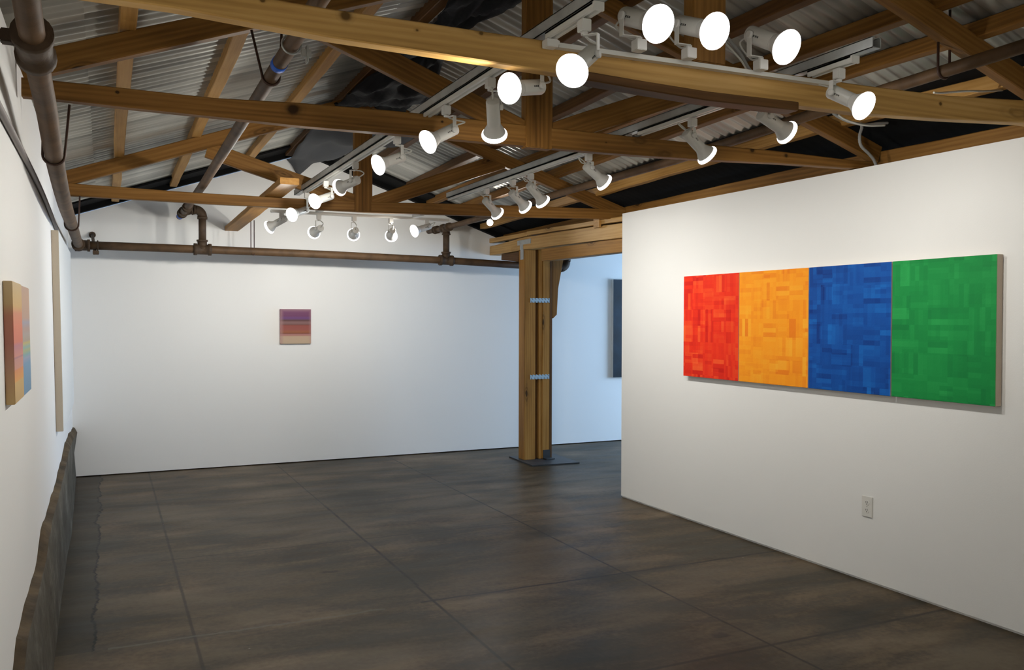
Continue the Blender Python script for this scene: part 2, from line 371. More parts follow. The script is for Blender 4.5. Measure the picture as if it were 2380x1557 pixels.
# back wall: gable, then on behind the post into the side room, with a dark recess at its foot
def gable(y0, y1, name, lo=.010):
    bm = bmesh.new()
    prof = [(-.45, 0), (9.2, 0), (9.2, 2.5), (4.2, 2.5), (RX, roofz(RX, 9.09)-.015), (-.45, roofz(-.45, 9.09)-.015)]
    a = [bm.verts.new((x, y0, z if z else lo)) for x, z in prof]; b2 = [bm.verts.new((x, y1, z)) for x, z in prof]
    bm.faces.new(a); bm.faces.new(b2)
    for i in range(6): bm.faces.new((a[i], a[(i+1) % 6], b2[(i+1) % 6], b2[i]))
    return struct(obj(name, bm, M['wall']))
gable(9.09, 9.25, 'wall_back')
boxobj('wall_front', -.5, 9.2, -3.3, -3.15, 0, 3.4, M['wall'])['kind'] = 'structure'
# partition on the right
bm = bmesh.new(); st = []
for y, zt in ((-3.15, 2.345), (2.7, 2.366), (6.19, 2.388)):
    st.append([bm.verts.new(p) for p in ((3.942, y, 0), (3.942, y, .014), (3.93, y, .014), (3.93, y, zt), (4.05, y, zt), (4.05, y, 0))])
for a, b2 in zip(st, st[1:]):
    for i in range(6): bm.faces.new((a[i], a[(i+1) % 6], b2[(i+1) % 6], b2[i]))
bm.faces.new(st[0]); bm.faces.new(st[-1]); struct(obj('wall_right', bm, M['wall']))
# side room behind the partition: window wall, near wall, low ceiling
bm = bmesh.new()
for y0, y1, z0, z1 in ((1.0, 9.09, 0, .55), (1.0, 9.09, 2.2, 2.6), (1.0, 5.9, .55, 2.2), (8.6, 9.09, .55, 2.2)): box(bm, 8.9, 9.0, y0, y1, z0, z1)
struct(obj('wall_side', bm, M['wall']))
bm = bmesh.new()
for a in ((5.9, 5.96, .55, 2.2), (8.54, 8.6, .55, 2.2), (7.22, 7.28, .55, 2.2), (5.9, 8.6, .55, .61), (5.9, 8.6, 2.14, 2.2), (5.9, 8.6, 1.36, 1.40)): box(bm, 8.92, 8.98, *a)
struct(obj('window_1', bm, M['white_metal']))
boxobj('wall_near', 4.05, 9.0, 1.0, 1.1, 0, 2.5, M['wall'])['kind'] = 'structure'
bm = bmesh.new(); box(bm, 4.36, 9.2, -3.2, 9.09, 2.5, 2.54); struct(obj('ceiling_side', bm, M['wall']))

# corrugated roof: real ribs running from eave to ridge
def roof_side(sign, name, xe, m=M['roof'], dz=.072, amp=.0065, pitch=.0762, y0=-3.2, y1=9.22, x0=RX):
    bm = bmesh.new(); rows = []
    n = int((y1-y0)/pitch*8); xs = [x0 + (xe-x0)*i/3 for i in range(4)]
    for i in range(n+1):
        y = y0 + (y1-y0)*i/n; t = ((y-y0)/pitch) % 1.0
        h = amp*math.cos(2*math.pi*t)
        rows.append([bm.verts.new((x, y, roofz(x, y)+dz+h)) for x in xs])
    for a, b2 in zip(rows, rows[1:]):
        for i in range(3):
            f = bm.faces.new((a[i], a[i+1], b2[i+1], b2[i])); f.smooth = True
    return struct(obj(name, bm, m))
roof_side(-1, 'ceiling', -.55)
roof_side(1, 'ceiling', 3.78)
roof_side(1, 'ceiling', 4.5, m=M['felt'], amp=.0004, x0=3.73, dz=.060)
roof_side(-1, 'ceiling', -.55, x0=-.07, dz=.060, y0=-3.16)
# lapped sheets low on the left slope
# black felt closing the gap at the gable and the eave
bm = bmesh.new()
for xa, xb in ((-.45, RX), (RX, 4.2)):
    q = [(xa, roofz(xa, 9.05)-.012), (xb, roofz(xb, 9.05)-.012), (xb, roofz(xb, 9.05)+.10), (xa, roofz(xa, 9.05)+.10)]
    a = [bm.verts.new((x, 9.02, z)) for x, z in q]; b2 = [bm.verts.new((x, 9.088, z)) for x, z in q]
    bm.faces.new(a); bm.faces.new(b2)
    for i in range(4): bm.faces.new((a[i], a[(i+1) % 4], b2[(i+1) % 4], b2[i]))
struct(obj('trim_1', bm, M['felt']))
bm = bmesh.new()
for xa, xb in ((-.45, RX), (RX, 4.2)):
    g = [[bm.verts.new((x, y, roofz(x, y)+dz)) for x in (xa, xb) for dz in (.040, .056)] for y in (8.72, 9.02)]
    a, b2 = g
    for q in ((a[0], a[1], a[3], a[2]), (b2[0], b2[1], b2[3], b2[2]), (a[0], a[2], b2[2], b2[0]), (a[1], a[3], b2[3], b2[1]), (a[0], a[1], b2[1], b2[0]), (a[2], a[3], b2[3], b2[2])): bm.faces.new(q)
struct(obj('trim_3', bm, M['felt']))
bm = bmesh.new(); box(bm, 4.36, 4.40, -3.2, 9.09, 2.3, 2.62); struct(obj('trim_2', bm, M['felt']))

# kerb along the foot of the left wall
def lerp_t(T, y):
    if y <= T[0][0]: return T[0][1]
    for (a, za), (b2, zb) in zip(T, T[1:]):
        if y <= b2: return za+(zb-za)*(y-a)/(b2-a)
    return T[-1][1]
TA = [(-3, .33), (2.6, .335), (3.26, .339), (3.39, .400), (3.88, .409), (4.40, .416), (4.67, .488), (5.79, .484), (6.72, .513), (7.44, .548), (8.03, .535), (9.09, .47)]
TB = [(-3, .30), (2.6, .30), (3.27, .325), (3.35, .385), (3.62, .425), (4.03, .445), (4.68, .455), (5.49, .505), (6.79, .53), (8.02, .49), (9.09, .42)]
TC = [(-3, -.205), (4.14, -.21), (4.98, -.22), (6.1, -.228), (6.7, -.222), (7.86, -.24), (9.09, -.26)]
bm = bmesh.new(); rows = []; n = 240
for i in range(n+1):
    y = -3.1 + (9.088+3.1)*i/n; s = math.sin(y*7.1)*.006 + math.sin(y*17.3)*.004
    za, zb, xc = lerp_t(TA, y)+s, lerp_t(TB, y)+s*.5, lerp_t(TC, y)
    zb = min(zb, za-.012)
    rows.append([bm.verts.new(p) for p in ((-.34, y, 0), (-.34, y, za), (-.284, y, za), (-.270, y, za-.006), (-.25+s*.3, y, zb), (xc-.018+s*.4, y, zb*.55), (xc, y, 0))])
for a, b2 in zip(rows, rows[1:]):
    for i in range(6):
        f = bm.faces.new((a[i], a[i+1], b2[i+1], b2[i])); f.material_index = 1 if i in (1, 2, 3) else 0; f.smooth = i > 2
bm.faces.new(rows[0]); bm.faces.new(rows[-1])
struct(obj('baseboard_left', bm, [M['concrete'], M['sill']]))

# ------------------------------------------------------------------ roof trusses
T = {1: ((-.3, 2.70), (3.93, 2.55)), 2: ((-.3, 3.97), (3.93, 3.70)), 3: ((-.3, 6.75), (3.93, 6.45))}
def ty(k, x):
    (x0, y0), (x1, y1) = T[k]; return y0 + (y1-y0)*(x-x0)/(x1-x0)
def ts(k, lst, dy=0.0): return [((x, ty(k, x)+dy, zb), zt-zb) for x, zb, zt in lst]
def truss(k, label, chord, king, webs, wd='wood'):
    t = thing('roof_truss', (RX, ty(k, RX), 2.35), label, 'roof truss', 'timber roof trusses across the gallery')
    beam('bottom_chord', ts(k, chord), M[wd], t, .055)
    # rafters: top edge follows the underside of the purlins
    hr = .105
    for sgn, xe in ((-1, -.29), (1, 4.10)):
        a = (RX, ty(k, RX), roofz(RX, ty(k, RX))-hr-.004); e = (xe, ty(k, xe), roofz(xe, ty(k, xe))-hr-.004)
        pts = (e, a) if sgn < 0 else (a, e)
        beam('rafter', [(pts[0], hr*.95), (pts[1], hr*.95)], M['wood'], t, .055)
    bm = bmesh.new(); yk = ty(k, king[0]); box(bm, 0, roofz(RX, yk)-.03-king[2], 0, .062, 0, king[1]-king[0], .004)
    o = obj('king_post', bm, M['wood']); o.matrix_world = Matrix.Translation((king[1], yk-.010, king[2])) @ Matrix(((0, 0, -1), (0, 1, 0), (1, 0, 0))).to_4x4(); adopt(o, t)
    for wb in webs:
        beam('web_brace', ts(k, wb, .006), M['wood'], t, .045)
    return t
truss(1, 'nearest roof truss, its pale knotty bottom chord carrying a row of upright lamps',
      [(-.12, 2.398, 2.47), (.18, 2.396, 2.470), (.63, 2.368, 2.456), (1.32, 2.350, 2.452), (1.95, 2.336, 2.454), (2.78, 2.341, 2.455), (3.26, 2.362, 2.463), (3.74, 2.389, 2.491), (4.10, 2.39, 2.49)],
      (1.96, 2.11, 2.452), [], 'wood_pale')
truss(2, 'middle roof truss, bottom chord with one large dark knot left of its king post',
      [(-.30, 2.385, 2.46), (-.18, 2.385, 2.459), (.09, 2.375, 2.454), (.43, 2.367, 2.447), (.79, 2.360, 2.462), (1.22, 2.358, 2.464), (1.87, 2.353, 2.455), (2.29, 2.349, 2.447), (2.81, 2.354, 2.440), (3.36, 2.369, 2.437), (3.88, 2.376, 2.424), (4.08, 2.38, 2.424)],
      (1.872, 2.018, 2.345), [[(.62, 2.86, 2.97), (1.88, 2.36, 2.47)], [(2.01, 2.36, 2.47), (3.20, 2.80, 2.92)]], 'wood_knot')
truss(3, 'farthest roof truss, slender bottom chord in front of the white gable wall',
      [(-.30, 2.350, 2.437), (.44, 2.341, 2.418), (1.20, 2.335, 2.409), (1.82, 2.331, 2.412), (2.72, 2.344, 2.438), (3.37, 2.355, 2.449), (4.115, 2.380, 2.460)],
      (1.752, 1.892, 2.336), [[(.66, 2.68, 2.80), (1.80, 2.345, 2.45)], [(1.89, 2.345, 2.45), (3.00, 2.75, 2.88)]])
# splice board nailed under the near chord
t0 = beam('splice_board', [((1.50, 2.588, 2.322), .030), ((2.0, 2.572, 2.300), .034), ((2.42, 2.56, 2.306), .034)], M['darkwood'], None, .075)
tag(t0, 'long dark splice board nailed under the nearest truss chord', 'board')

# ------------------------------------------------------------------ purlins
PL = [(.09, 'purlin', 'pale purlin nearest the left wall', 2.0), (.60, 'purlin', 'pale purlin second from the left wall, past the sloping pipe', 2.0), (1.25, 'purlin', 'pale purlin third from the left wall, nearest the ridge on that side', 2.0),
      (1.70, 'darkwood', 'dark purlin tucked beside the ridge on the left slope', 2.0), (2.44, 'darkwood', 'dark purlin high on the right slope, beside the right lamp rail', 1.4), (2.90, 'darkwood', 'dark purlin edged with black felt midway down the right slope', 1.4), (3.22, 'wood', 'brown purlin on the right slope just above the end of the metal sheets', 1.4),
      (3.47, 'wood', 'brown purlin on the right slope where the metal sheets meet black felt', 1.4), (3.86, 'purlin', 'pale purlin lowest on the right slope, under black felt', 1.4)]
for x, mm, lab, y0 in PL:
    st = []
    for y in (y0, 2.6, 3.83, 5.2, 6.6, 8.0, 9.0):
        if y >= y0: st.append(((x+.033, y, roofz(x, y)-.002), .072))
    p = beam('purlin', st, M[mm], None, .066, jit=.003)
    tag(p, lab, 'roof timber', 'purlins under the roof sheets')

# ------------------------------------------------------------------ ridge plastic and tarpaulin
def sheet(name, rows, m):
    bm = bmesh.new(); vs = [[bm.verts.new(p) for p in r] for r in rows]
    for a, b2 in zip(vs, vs[1:]):
        for i in range(len(a)-1):
            f = bm.faces.new((a[i], a[i+1], b2[i+1], b2[i])); f.smooth = True
    o = obj(name, bm, m); md = o.modifiers.new('thickness', 'SOLIDIFY'); md.thickness = .003
    return o
rows = []; rnd = random.Random(3)
for i in range(90):
    y = 2.2 + (6.9-2.2)*i/89; hw = .19 + .05*math.sin(y*2.3) + .03*math.sin(y*9) + rnd.uniform(-.012, .012)
    if 5.2 < y < 6.5: hw += .07*math.sin((y-5.2)/1.3*math.pi)
    r = []
    for j in range(17):
        u = -1+2*j/16; x = RX-.03 + u*hw
        sag = .055 + .05*(1-u*u) + .018*math.sin(y*13+u*5)+.012*math.sin(u*14+y*5) + rnd.uniform(-.006, .006)
        if 5.2 < y < 6.5: sag += .10*math.sin((y-5.2)/1.3*math.pi)*(1-.5*abs(u))
        r.append((x, y, roofz(x, y)-sag))
    rows.append(r)
tag(sheet('black_plastic_sheet', rows, M['plastic']), 'crumpled black plastic sheet hanging along the roof ridge', 'plastic sheet')
rows = []
for i in range(44):
    y = 6.95 + (9.0-6.95)*i/43; f = i/43
    xl, xr = 1.58+.10*f, 2.46-.50*f
    r = []
    for j in range(19):
        u = j/18; x = xl+(xr-xl)*u
        sag = .03 + .10*math.sin(u*math.pi)*(.6+.7*f) + .025*math.sin(u*11+f*6)*math.sin(f*5+1) + .018*math.sin(f*17+u*4) + .012*abs(math.sin(u*9-f*8))
        if f > .85: sag += .05*(f-.85)/.15*math.exp(-((u-.45)/.3)**2)
        r.append((x, y, roofz(x, y)-sag))
    rows.append(r)
tag(sheet('tarpaulin', rows, M['cloth']), 'folded grey tarpaulin draped under the ridge beside the back gable', 'tarpaulin')

# ------------------------------------------------------------------ timbers by the post and over the partition
t = thing('header_beam', (4.05, 7.6, 2.2), 'long timber header beam running over the post to the back wall', 'beam')
def ybeam(name, x0, x1, st, m, parent=None):       # st: (y, z0, z1) from near to far
    y = [((x1, a, b2), c-b2) for a, b2, c in st]
    return beam(name, y, m, parent, x1-x0, jit=.002)
ybeam('main_beam', 3.985, 4.11, [(6.20, 2.194, 2.320), (7.2, 2.215, 2.346), (8.2, 2.232, 2.362), (9.08, 2.230, 2.332)], M['header'], t)
ybeam('top_board', 3.978, 4.03, [(8.10, 2.366, 2.408), (9.08, 2.368, 2.420)], M['header'], t)
ybeam('top_board', 3.972, 4.03, [(6.20, 2.333, 2.376), (8.10, 2.374, 2.414)], M['header'], t)
ybeam('under_board', 3.99, 4.10, [(6.20, 2.074, 2.190), (7.80, 2.088, 2.210)], M['post'], t)
ybeam('under_board', 4.0, 4.10, [(8.36, 2.115, 2.225), (8.80, 2.160, 2.225)], M['darkwood'], t)
boxobj('nailing_block', 3.950, 3.972, 6.60, 6.70, 2.315, 2.398, M['purlin'], t, .002)
p = ybeam('wall_plate', 4.125, 4.20, [(1.2, 2.37, 2.475), (2.8, 2.375, 2.478), (4.3, 2.385, 2.500), (6.43, 2.385, 2.485), (9.05, 2.40, 2.465)], M['wood'])
tag(p, 'long brown timber plate lying along behind the top of the right partition', 'roof timber')
p = ybeam('loose_plank', 1.085, 1.215, [(6.05, 2.422, 2.468), (6.62, 2.416, 2.462), (9.085, 2.378, 2.424)], M['post'])
tag(p, 'flat short plank laid from the farthest truss to the back gable wall', 'plank')
# post
t = thing('timber_post', (4.16, 8.26, 0.012), 'built-up timber post standing on a steel plate under the header beam', 'post')
def upright(name, x0, x1, y0, y1, z0, z1, m):
    bm = bmesh.new(); box(bm, 0, z1-z0, 0, y1-y0, 0, x1-x0, .003); o = obj(name, bm, m)
    o.matrix_world = Matrix.Translation((x1, y0, z0)) @ Matrix(((0, 0, -1), (0, 1, 0), (1, 0, 0))).to_4x4(); adopt(o, t); return o
upright('post_timber', 3.992, 4.122, 8.185, 8.325, .012, 2.23, M['post'])
upright('filler_board', 4.124, 4.172, 8.235, 8.31, .012, 2.33, M['darkwood'])
upright('filler_board', 4.174, 4.206, 8.20, 8.31, .012, 2.33, M['purlin'])
upright('post_timber', 4.208, 4.292, 8.188, 8.325, .012, 2.33, M['post'])
upright('post_timber', 4.298, 4.330, 8.20, 8.33, .012, 2.33, M['darkwood'])
# shaped knee block on the right of the post
bm = bmesh.new(); q = [(4.332, 2.125), (4.462, 2.14), (4.40, 1.83), (4.385, 1.55), (4.34, 1.51), (4.332, 1.52)]
a = [bm.verts.new((z-1.51, 0, 4.462-x)) for x, z in q]; b2 = [bm.verts.new((z-1.51, .13, 4.462-x)) for x, z in q]
bm.faces.new(a); bm.faces.new(b2)
for i in range(6): bm.faces.new((a[i], a[(i+1) % 6], b2[(i+1) % 6], b2[i]))
o = obj('knee_block', bm, M['wood']); o.matrix_world = Matrix.Translation((4.462, 8.20, 1.51)) @ Matrix(((0, 0, -1), (0, 1, 0), (1, 0, 0))).to_4x4(); adopt(o, t)
for zc in (1.700, .888):
    bm = bmesh.new(); n = 40; rowt, rowb = [], []
    for i in range(n+1):
        x = 4.058 + .228*i/n; s = .0225 + .0035*math.cos(i/n*2*math.pi*6)
        rowt.append((x, zc+s)); rowb.append((x, zc-s))
    ring = rowb + rowt[::-1]
    fr = [bm.verts.new((x, 8.179, z)) for x, z in ring]; bk = [bm.verts.new((x, 8.186, z)) for x, z in ring]
    bm.faces.new(fr); bm.faces.new(bk)
    for i in range(len(ring)): bm.faces.new((fr[i], fr[(i+1) % len(ring)], bk[(i+1) % len(ring)], bk[i]))
    for f in bm.faces: f.material_index = 0
    for i in range(6):
        for dz in (-.012, .012):
            x = 4.078+.0375*i + (.006 if dz > 0 else -.004); n0 = len(bm.faces)
            tube(bm, [(x, 8.1775, zc+dz), (x, 8.180, zc+dz)], .0042, 8)
            bm.faces.ensure_lookup_table()
            for f in bm.faces[n0:]: f.material_index = 1
    obj('mending_plate', bm, [M['mend'], M['dark_slot']], t)
bm = bmesh.new(); box(bm, 3.979, 3.985, 8.02, 8.34, 2.285, 2.335, .001); box(bm, 3.979, 3.985, 8.205, 8.275, 2.235, 2.285, .001); box(bm, 3.984, 3.9915, 8.205, 8.275, 2.13, 2.236, .001)
obj('tee_strap', bm, M['galv'], t)
bm = bmesh.new(); box(bm, 4.215, 4.30, 8.178, 8.187, .014, .105, .001); box(bm, 4.215, 4.315, 8.10, 8.187, .013, .021, .001); tube(bm, [(4.25, 8.176, .075), (4.25, 8.18, .075)], .009, 8)
obj('angle_bracket', bm, M['steel'], t)
bm = bmesh.new(); q = [(3.953, 8.48), (3.925, 7.86), (4.456, 7.822), (4.49, 8.44)]
a = [bm.verts.new((x, y, 0)) for x, y in q]; b2 = [bm.verts.new((x, y, .012)) for x, y in q]
bm.faces.new(a); bm.faces.new(b2)
for i in range(4): bm.faces.new((a[i], a[(i+1) % 4], b2[(i+1) % 4], b2[i]))
tag(obj('floor_plate', bm, M['steel']), 'square dark steel plate on the floor under the timber post', 'steel plate')

# ------------------------------------------------------------------ sprinkler pipework
t = thing('sprinkler_pipe', (-.2, 8.45, 2.14), 'brown painted sprinkler pipework along the left wall and across the back', 'pipe')
left = [(-.196, 1.2, 2.46), (-.196, 2.3, 2.45), (-.196, 2.78, 2.389), (-.196, 2.90, 2.366), (-.196, 3.08, 2.342), (-.196, 3.27, 2.315), (-.196, 3.66, 2.281), (-.196, 4.02, 2.221), (-.199, 4.52, 2.175), (-.205, 5.57, 2.140), (-.209, 6.80, 2.146), (-.212, 8.42, 2.141)]
tubeobj('pipe_run', smooth_path(left, 8), .0372, M['pipe'], t, 20)
tubeobj('pipe_run', [(-.212, 8.45, 2.139), (.81, 8.45, 2.137), (2.0, 8.45, 2.128), (3.21, 8.45, 2.110), (4.60, 8.45, 2.066)], .037, M['pipe'], t, 20)
def collar(name, a, b2, r, m=M['pipe_dark'], lip=.008):
    a, b2 = Vector(a), Vector(b2); d = (b2-a)
    bm = bmesh.new(); tube(bm, [a, a+d*.18, a+d*.2, a+d*.8, a+d*.82, b2], [r+lip, r+lip, r, r, r+lip, r+lip], 18); return bm
def fitting(name, segs):
    bm = bmesh.new()
    for a, b2, r in segs:
        x = collar('', a, b2, r); me = bpy.data.meshes.new('tmp'); x.to_mesh(me); x.free(); bm.from_mesh(me); bpy.data.meshes.remove(me)
    return obj(name, bm, M['pipe_dark'], t)
fitting('elbow_fitting', [((-.212, 8.36, 2.141), (-.212, 8.49, 2.139), .046), ((-.24, 8.45, 2.137), (-.12, 8.45, 2.137), .046)])
fitting('tee_fitting', [((.735, 8.45, 2.137), (.89, 8.45, 2.136), .047), ((.81, 8.45, 2.137), (.81, 8.45, 2.225), .042)])
fitting('tee_fitting', [((3.135, 8.45, 2.111), (3.285, 8.45, 2.109), .047), ((3.21, 8.45, 2.11), (3.21, 8.45, 2.198), .042)])
tubeobj('riser', [(.812, 8.45, 2.2), (.812, 8.45, 2.46)], .0335, M['pipe_dark'], t, 16)
tubeobj('riser', [(3.212, 8.45, 2.18), (3.212, 8.45, 2.42)], .0335, M['pipe_dark'], t, 16)
# swept elbow at the top of the left riser
bm = bmesh.new(); tube(bm, [(.812, 8.45, 2.415), (.812, 8.45, 2.44)], .045, 16)
tube(bm, [(.812-.06*(1-math.cos(a)), 8.45, 2.44+.06*math.sin(a)) for a in [R(9*i) for i in range(11)]], .041, 16)
tube(bm, [(.752, 8.45, 2.50), (.735, 8.45, 2.50)], .045, 16); obj('elbow_fitting', bm, M['pipe_dark'], t)
tubeobj('riser', [(.75, 8.45, 2.50), (.66, 8.45, 2.50)], .032, M['pipe_dark'], t, 16)
slope = [(.645, 8.86, 2.475), (.645, 8.1, 2.462), (.645, 6.6, 2.47), (.645, 4.6, 2.515), (.645, 3.2, 2.545), (.645, 1.6, 2.585)]
tubeobj('pipe_run', slope, .030, M['pipe'], t, 18)
fitting('tee_fitting', [((.645, 8.36, 2.468), (.645, 8.56, 2.471), .038), ((.645, 8.45, 2.47), (.725, 8.45, 2.495), .036)])
fitting('coupling', [((.645, 7.92, 2.461), (.645, 8.02, 2.462), .036)])
fitting('coupling', [((-.196, 2.98, 2.358), (-.196, 3.16, 2.329), .052)])
part_tag(tubeobj('tape_wrap', [(.645, 3.58, 2.537), (.645, 3.63, 2.536)], .0325, M['tape'], t, 18), 'bright blue tape wrapped round the sloping pipe')
part_tag(tubeobj('tape_wrap', [(.645, 8.70, 2.472), (.645, 8.78, 2.474)], .0325, M['tape'], t, 18), 'dark blue tape near the capped pipe end')
rp = [(3.215, 9.0, 2.462), (3.215, 8.45, 2.452), (3.24, 7.41, 2.462), (3.27, 6.3, 2.50), (3.29, 4.57, 2.515), (3.30, 2.92, 2.575), (3.30, 1.5, 2.60)]
tubeobj('pipe_run', rp, .028, M['pipe'], t, 16)
fitting('tee_fitting', [((3.215, 8.36, 2.451), (3.215, 8.56, 2.453), .037), ((3.212, 8.45, 2.375), (3.212, 8.45, 2.45), .038)])
fitting('coupling', [((3.215, 8.72, 2.456), (3.215, 8.80, 2.457), .034)])
# elbow past the post
bm = bmesh.new(); tube(bm, [(4.52, 8.45, 2.069), (4.56, 8.45, 2.067)], .05, 16)
tube(bm, [(4.56+.075*math.sin(a), 8.45, 2.142-.075*math.cos(a)) for a in [R(9*i) for i in range(11)]], .046, 16)
tube(bm, [(4.635, 8.45, 2.142), (4.635, 8.45, 2.18)], .05, 16); tube(bm, [(4.635, 8.45, 2.18), (4.635, 8.45, 2.49)], .036, 16); obj('elbow_fitting', bm, M['pipe_dark'], t)
# bolt boss of the big coupling
boxobj('clamp_bolt', -.285, -.245, 3.02, 3.07, 2.335, 2.375, M['pipe_dark'], t, .004)

def hanger(loc, pts, label, r=.0055, loops=True):
    o = tubeobj('pipe_hanger', [Vector(p) for p in pts], r, M['rod'], None, 8)
    return tag(o, label, 'pipe hanger', 'rod hangers holding up the pipework')
def ubar(cx, y, cz, rr, ztop, dx=.0, dyt=0.0):
    ps = [(cx+rr+dx, y+dyt, ztop)]
    ps += [(cx+rr*math.cos(a), y, cz-rr*math.sin(a)) for a in [R(15*i) for i in range(13)]]
    ps += [(cx-rr+dx*.3, y+dyt, ztop)]
    return ps
hanger(0, ubar(-.198, 4.20, 2.198, .042, 2.42, .02), 'bent rod hanger under the left pipe, just past the middle truss')
hanger(0, ubar(-.209, 6.7, 2.146, .043, 2.34, .01, -.05), 'bent rod hanger round the left pipe near the back corner')
hanger(0, [(1.245, 8.45, 2.43), (1.245, 8.45, 2.12)] + [(1.26+.040*math.cos(a)*0 - .015*math.cos(a), 8.45-.042*math.sin(a), 2.135-.040*math.sin(a)) for a in [R(30*i) for i in range(1, 6)]] + [(1.275, 8.45, 2.12), (1.275, 8.45, 2.43)], 'pair of thin rods holding the back pipe below the loose plank', .004)
hanger(0, [(.690, 3.80, 2.72)] + ubar(.645, 3.80, 2.533, .036, 2.60)[1:-1] + [(.565, 3.80, 2.72)], 'long rod loop carrying the sloping pipe just before the middle truss')
hanger(0, ubar(3.30, 2.62, 2.585, .036, 2.85, .0, .0), 'rod loop holding the right pipe at the upper right')
# bright pipe clamp on the sloping pipe
bm = bmesh.new(); tube(bm, [(.645+.036*math.cos(a), 3.35, 2.542+.036*math.sin(a)) for a in [R(20*i) for i in range(19)]], .004, 8, False); box(bm, .682, .720, 3.343, 3.357, 2.50, 2.53, .002); box(bm, .70, .708, 3.335, 3.365, 2.48, 2.545, .002)
tag(obj('pipe_clamp', bm, M['galv']), 'shiny steel clamp round the sloping pipe above the blue tape', 'pipe clamp')
# pipe bracket from the back wall near the left corner
t = thing('wall_bracket', (-.10, 9.088, 2.29), 'small iron bracket tying the back pipe to the wall near the left corner', 'bracket')
tubeobj('wall_flange', [(-.11, 9.088, 2.285), (-.11, 9.06, 2.285)], .03, M['pipe_dark'], t)
tubeobj('bracket_arm', [(-.11, 9.06, 2.285), (-.085, 8.50, 2.10)], .014, M['pipe_dark'], t)
bm = bmesh.new(); tube(bm, [(-.06, 8.45+.043*math.cos(a), 2.137+.043*math.sin(a)) for a in [R(20*i) for i in range(19)]], .006, 8, False); box(bm, -.10, -.05, 8.40, 8.50, 2.06, 2.093, .004)
obj('pipe_ring', bm, M['pipe_dark'], t)
# wall conduit
cp = [(-.301, 1.5, 2.14), (-.301, 2.5, 2.155), (-.301, 3.25, 2.165), (-.301, 4.94, 2.167), (-.301, 6.0, 2.14), (-.301, 6.48, 2.118), (-.301, 8.9, 2.02)]
tag(tubeobj('wall_conduit', smooth_path(cp, 5), .0125, M['conduit'], None, 10), 'long grey conduit running along the left wall above the paintings', 'conduit')
# flexible conduit dropping behind the partition, and loose cables
fx = smooth_path([(3.990, 3.60, 2.372), (3.986, 3.60, 2.384), (3.965, 3.60, 2.416), (3.925, 3.60, 2.447), (3.867, 3.60, 2.486), (3.857, 3.60, 2.540), (3.873, 3.60, 2.588), (3.860, 3.60, 2.615)], 8)
tag(tubeobj('flexible_conduit', fx, [.008+.0012*(i % 2) for i in range(len(fx))], M['cable'], None, 10), 'grey flexible conduit curving down onto the top of the right partition', 'conduit')
def cable(pts, r, label, m='cable'):
    tag(tubeobj('loose_cable', smooth_path(pts, 8), r, M[m], None, 8), label, 'cable', 'loose cables under the right roof slope')
cable([(2.35, 2.95, 2.73), (2.5, 3.0, 2.66), (2.64, 3.05, 2.585), (2.9, 3.05, 2.52)], .007, 'grey cable sagging behind the upright lamps')
cable([(2.36, 2.98, 2.715), (2.52, 3.02, 2.64), (2.66, 3.07, 2.565), (2.9, 3.08, 2.50)], .005, 'thin pale cable below the grey one behind the upright lamps', 'cord')
cable([(3.50, 3.45, 2.60), (3.545, 3.45, 2.581), (3.623, 3.45, 2.564), (3.733, 3.45, 2.559), (3.83, 3.45, 2.575), (3.905, 3.45, 2.585)], .008, 'grey cable sagging under the near chord beside the flexible conduit')
cable([(3.52, 3.43, 2.585), (3.564, 3.43, 2.568), (3.654, 3.43, 2.553), (3.749, 3.43, 2.551), (3.862, 3.43, 2.564)], .005, 'thin pale cable just below the grey cable beside the flexible conduit', 'cord')
cable([(3.40, 2.75, 2.53), (3.456, 2.75, 2.535), (3.599, 2.75, 2.559), (3.747, 2.75, 2.576), (3.868, 2.75, 2.595)], .005, 'pale cable along a purlin at the far upper right', 'cord')

# ------------------------------------------------------------------ lamp rails
def rail(label, x, y0, y1, cuts, dz=0.0):
    t = thing('lamp_rail', (x, y0, 2.47), label, 'track rail', 'white lamp rails on the trusses')
    bm = bmesh.new()                                   # open C strut on top of the chords
    zt = 2.512
    for a in ((x-.021, x-.018, zt-.04, zt), (x+.018, x+.021, zt-.04, zt), (x-.021, x-.010, zt-.003, zt), (x+.010, x+.021, zt-.003, zt), (x-.021, x+.021, zt-.04, zt-.037)):
        box(bm, a[0], a[1], y0-.10, y1, a[2], a[3])
    obj('strut_channel', bm, M['galv'], t)
    for a, b2 in cuts:
        bm = bmesh.new(); box(bm, x-.018, x-.006, a, b2, 2.447, 2.471, .001); box(bm, x+.006, x+.018, a, b2, 2.447, 2.471, .001); box(bm, x-.018, x+.018, a, b2, 2.463, 2.471, .001)
        box(bm, x-.019, x+.019, a-.006, a+.004, 2.445, 2.472, .001)
        obj('track_bar', bm, M['white_metal'], t)
    return t
rail('left white lamp rail on a steel strut, running back above the truss chords', 1.37, 2.30, 6.92, [(2.30, 2.62), (2.72, 3.86), (3.95, 6.60)])
rail('right white lamp rail on a steel strut, running back above the truss chords', 2.50, 2.36, 6.52, [(2.36, 2.58), (2.69, 3.77), (3.88, 6.50)])
t = thing('lamp_rail', (1.36, 2.575, 2.43), 'short white lamp rail fixed along the top of the nearest truss chord', 'track rail', 'white lamp rails on the trusses')
bm = bmesh.new()
def xrail(bm, xa, xb, k, dy, z0, z1, d):
    a, b2 = ty(k, xa)+dy, ty(k, xb)+dy
    q = [(xa, a), (xb, b2), (xb, b2+d), (xa, a+d)]
    lo = [bm.verts.new((x, y, z0)) for x, y in q]; hi = [bm.verts.new((x, y, z1)) for x, y in q]
    bm.faces.new(lo); bm.faces.new(hi)
    for i in range(4): bm.faces.new((lo[i], lo[(i+1) % 4], hi[(i+1) % 4], hi[i]))
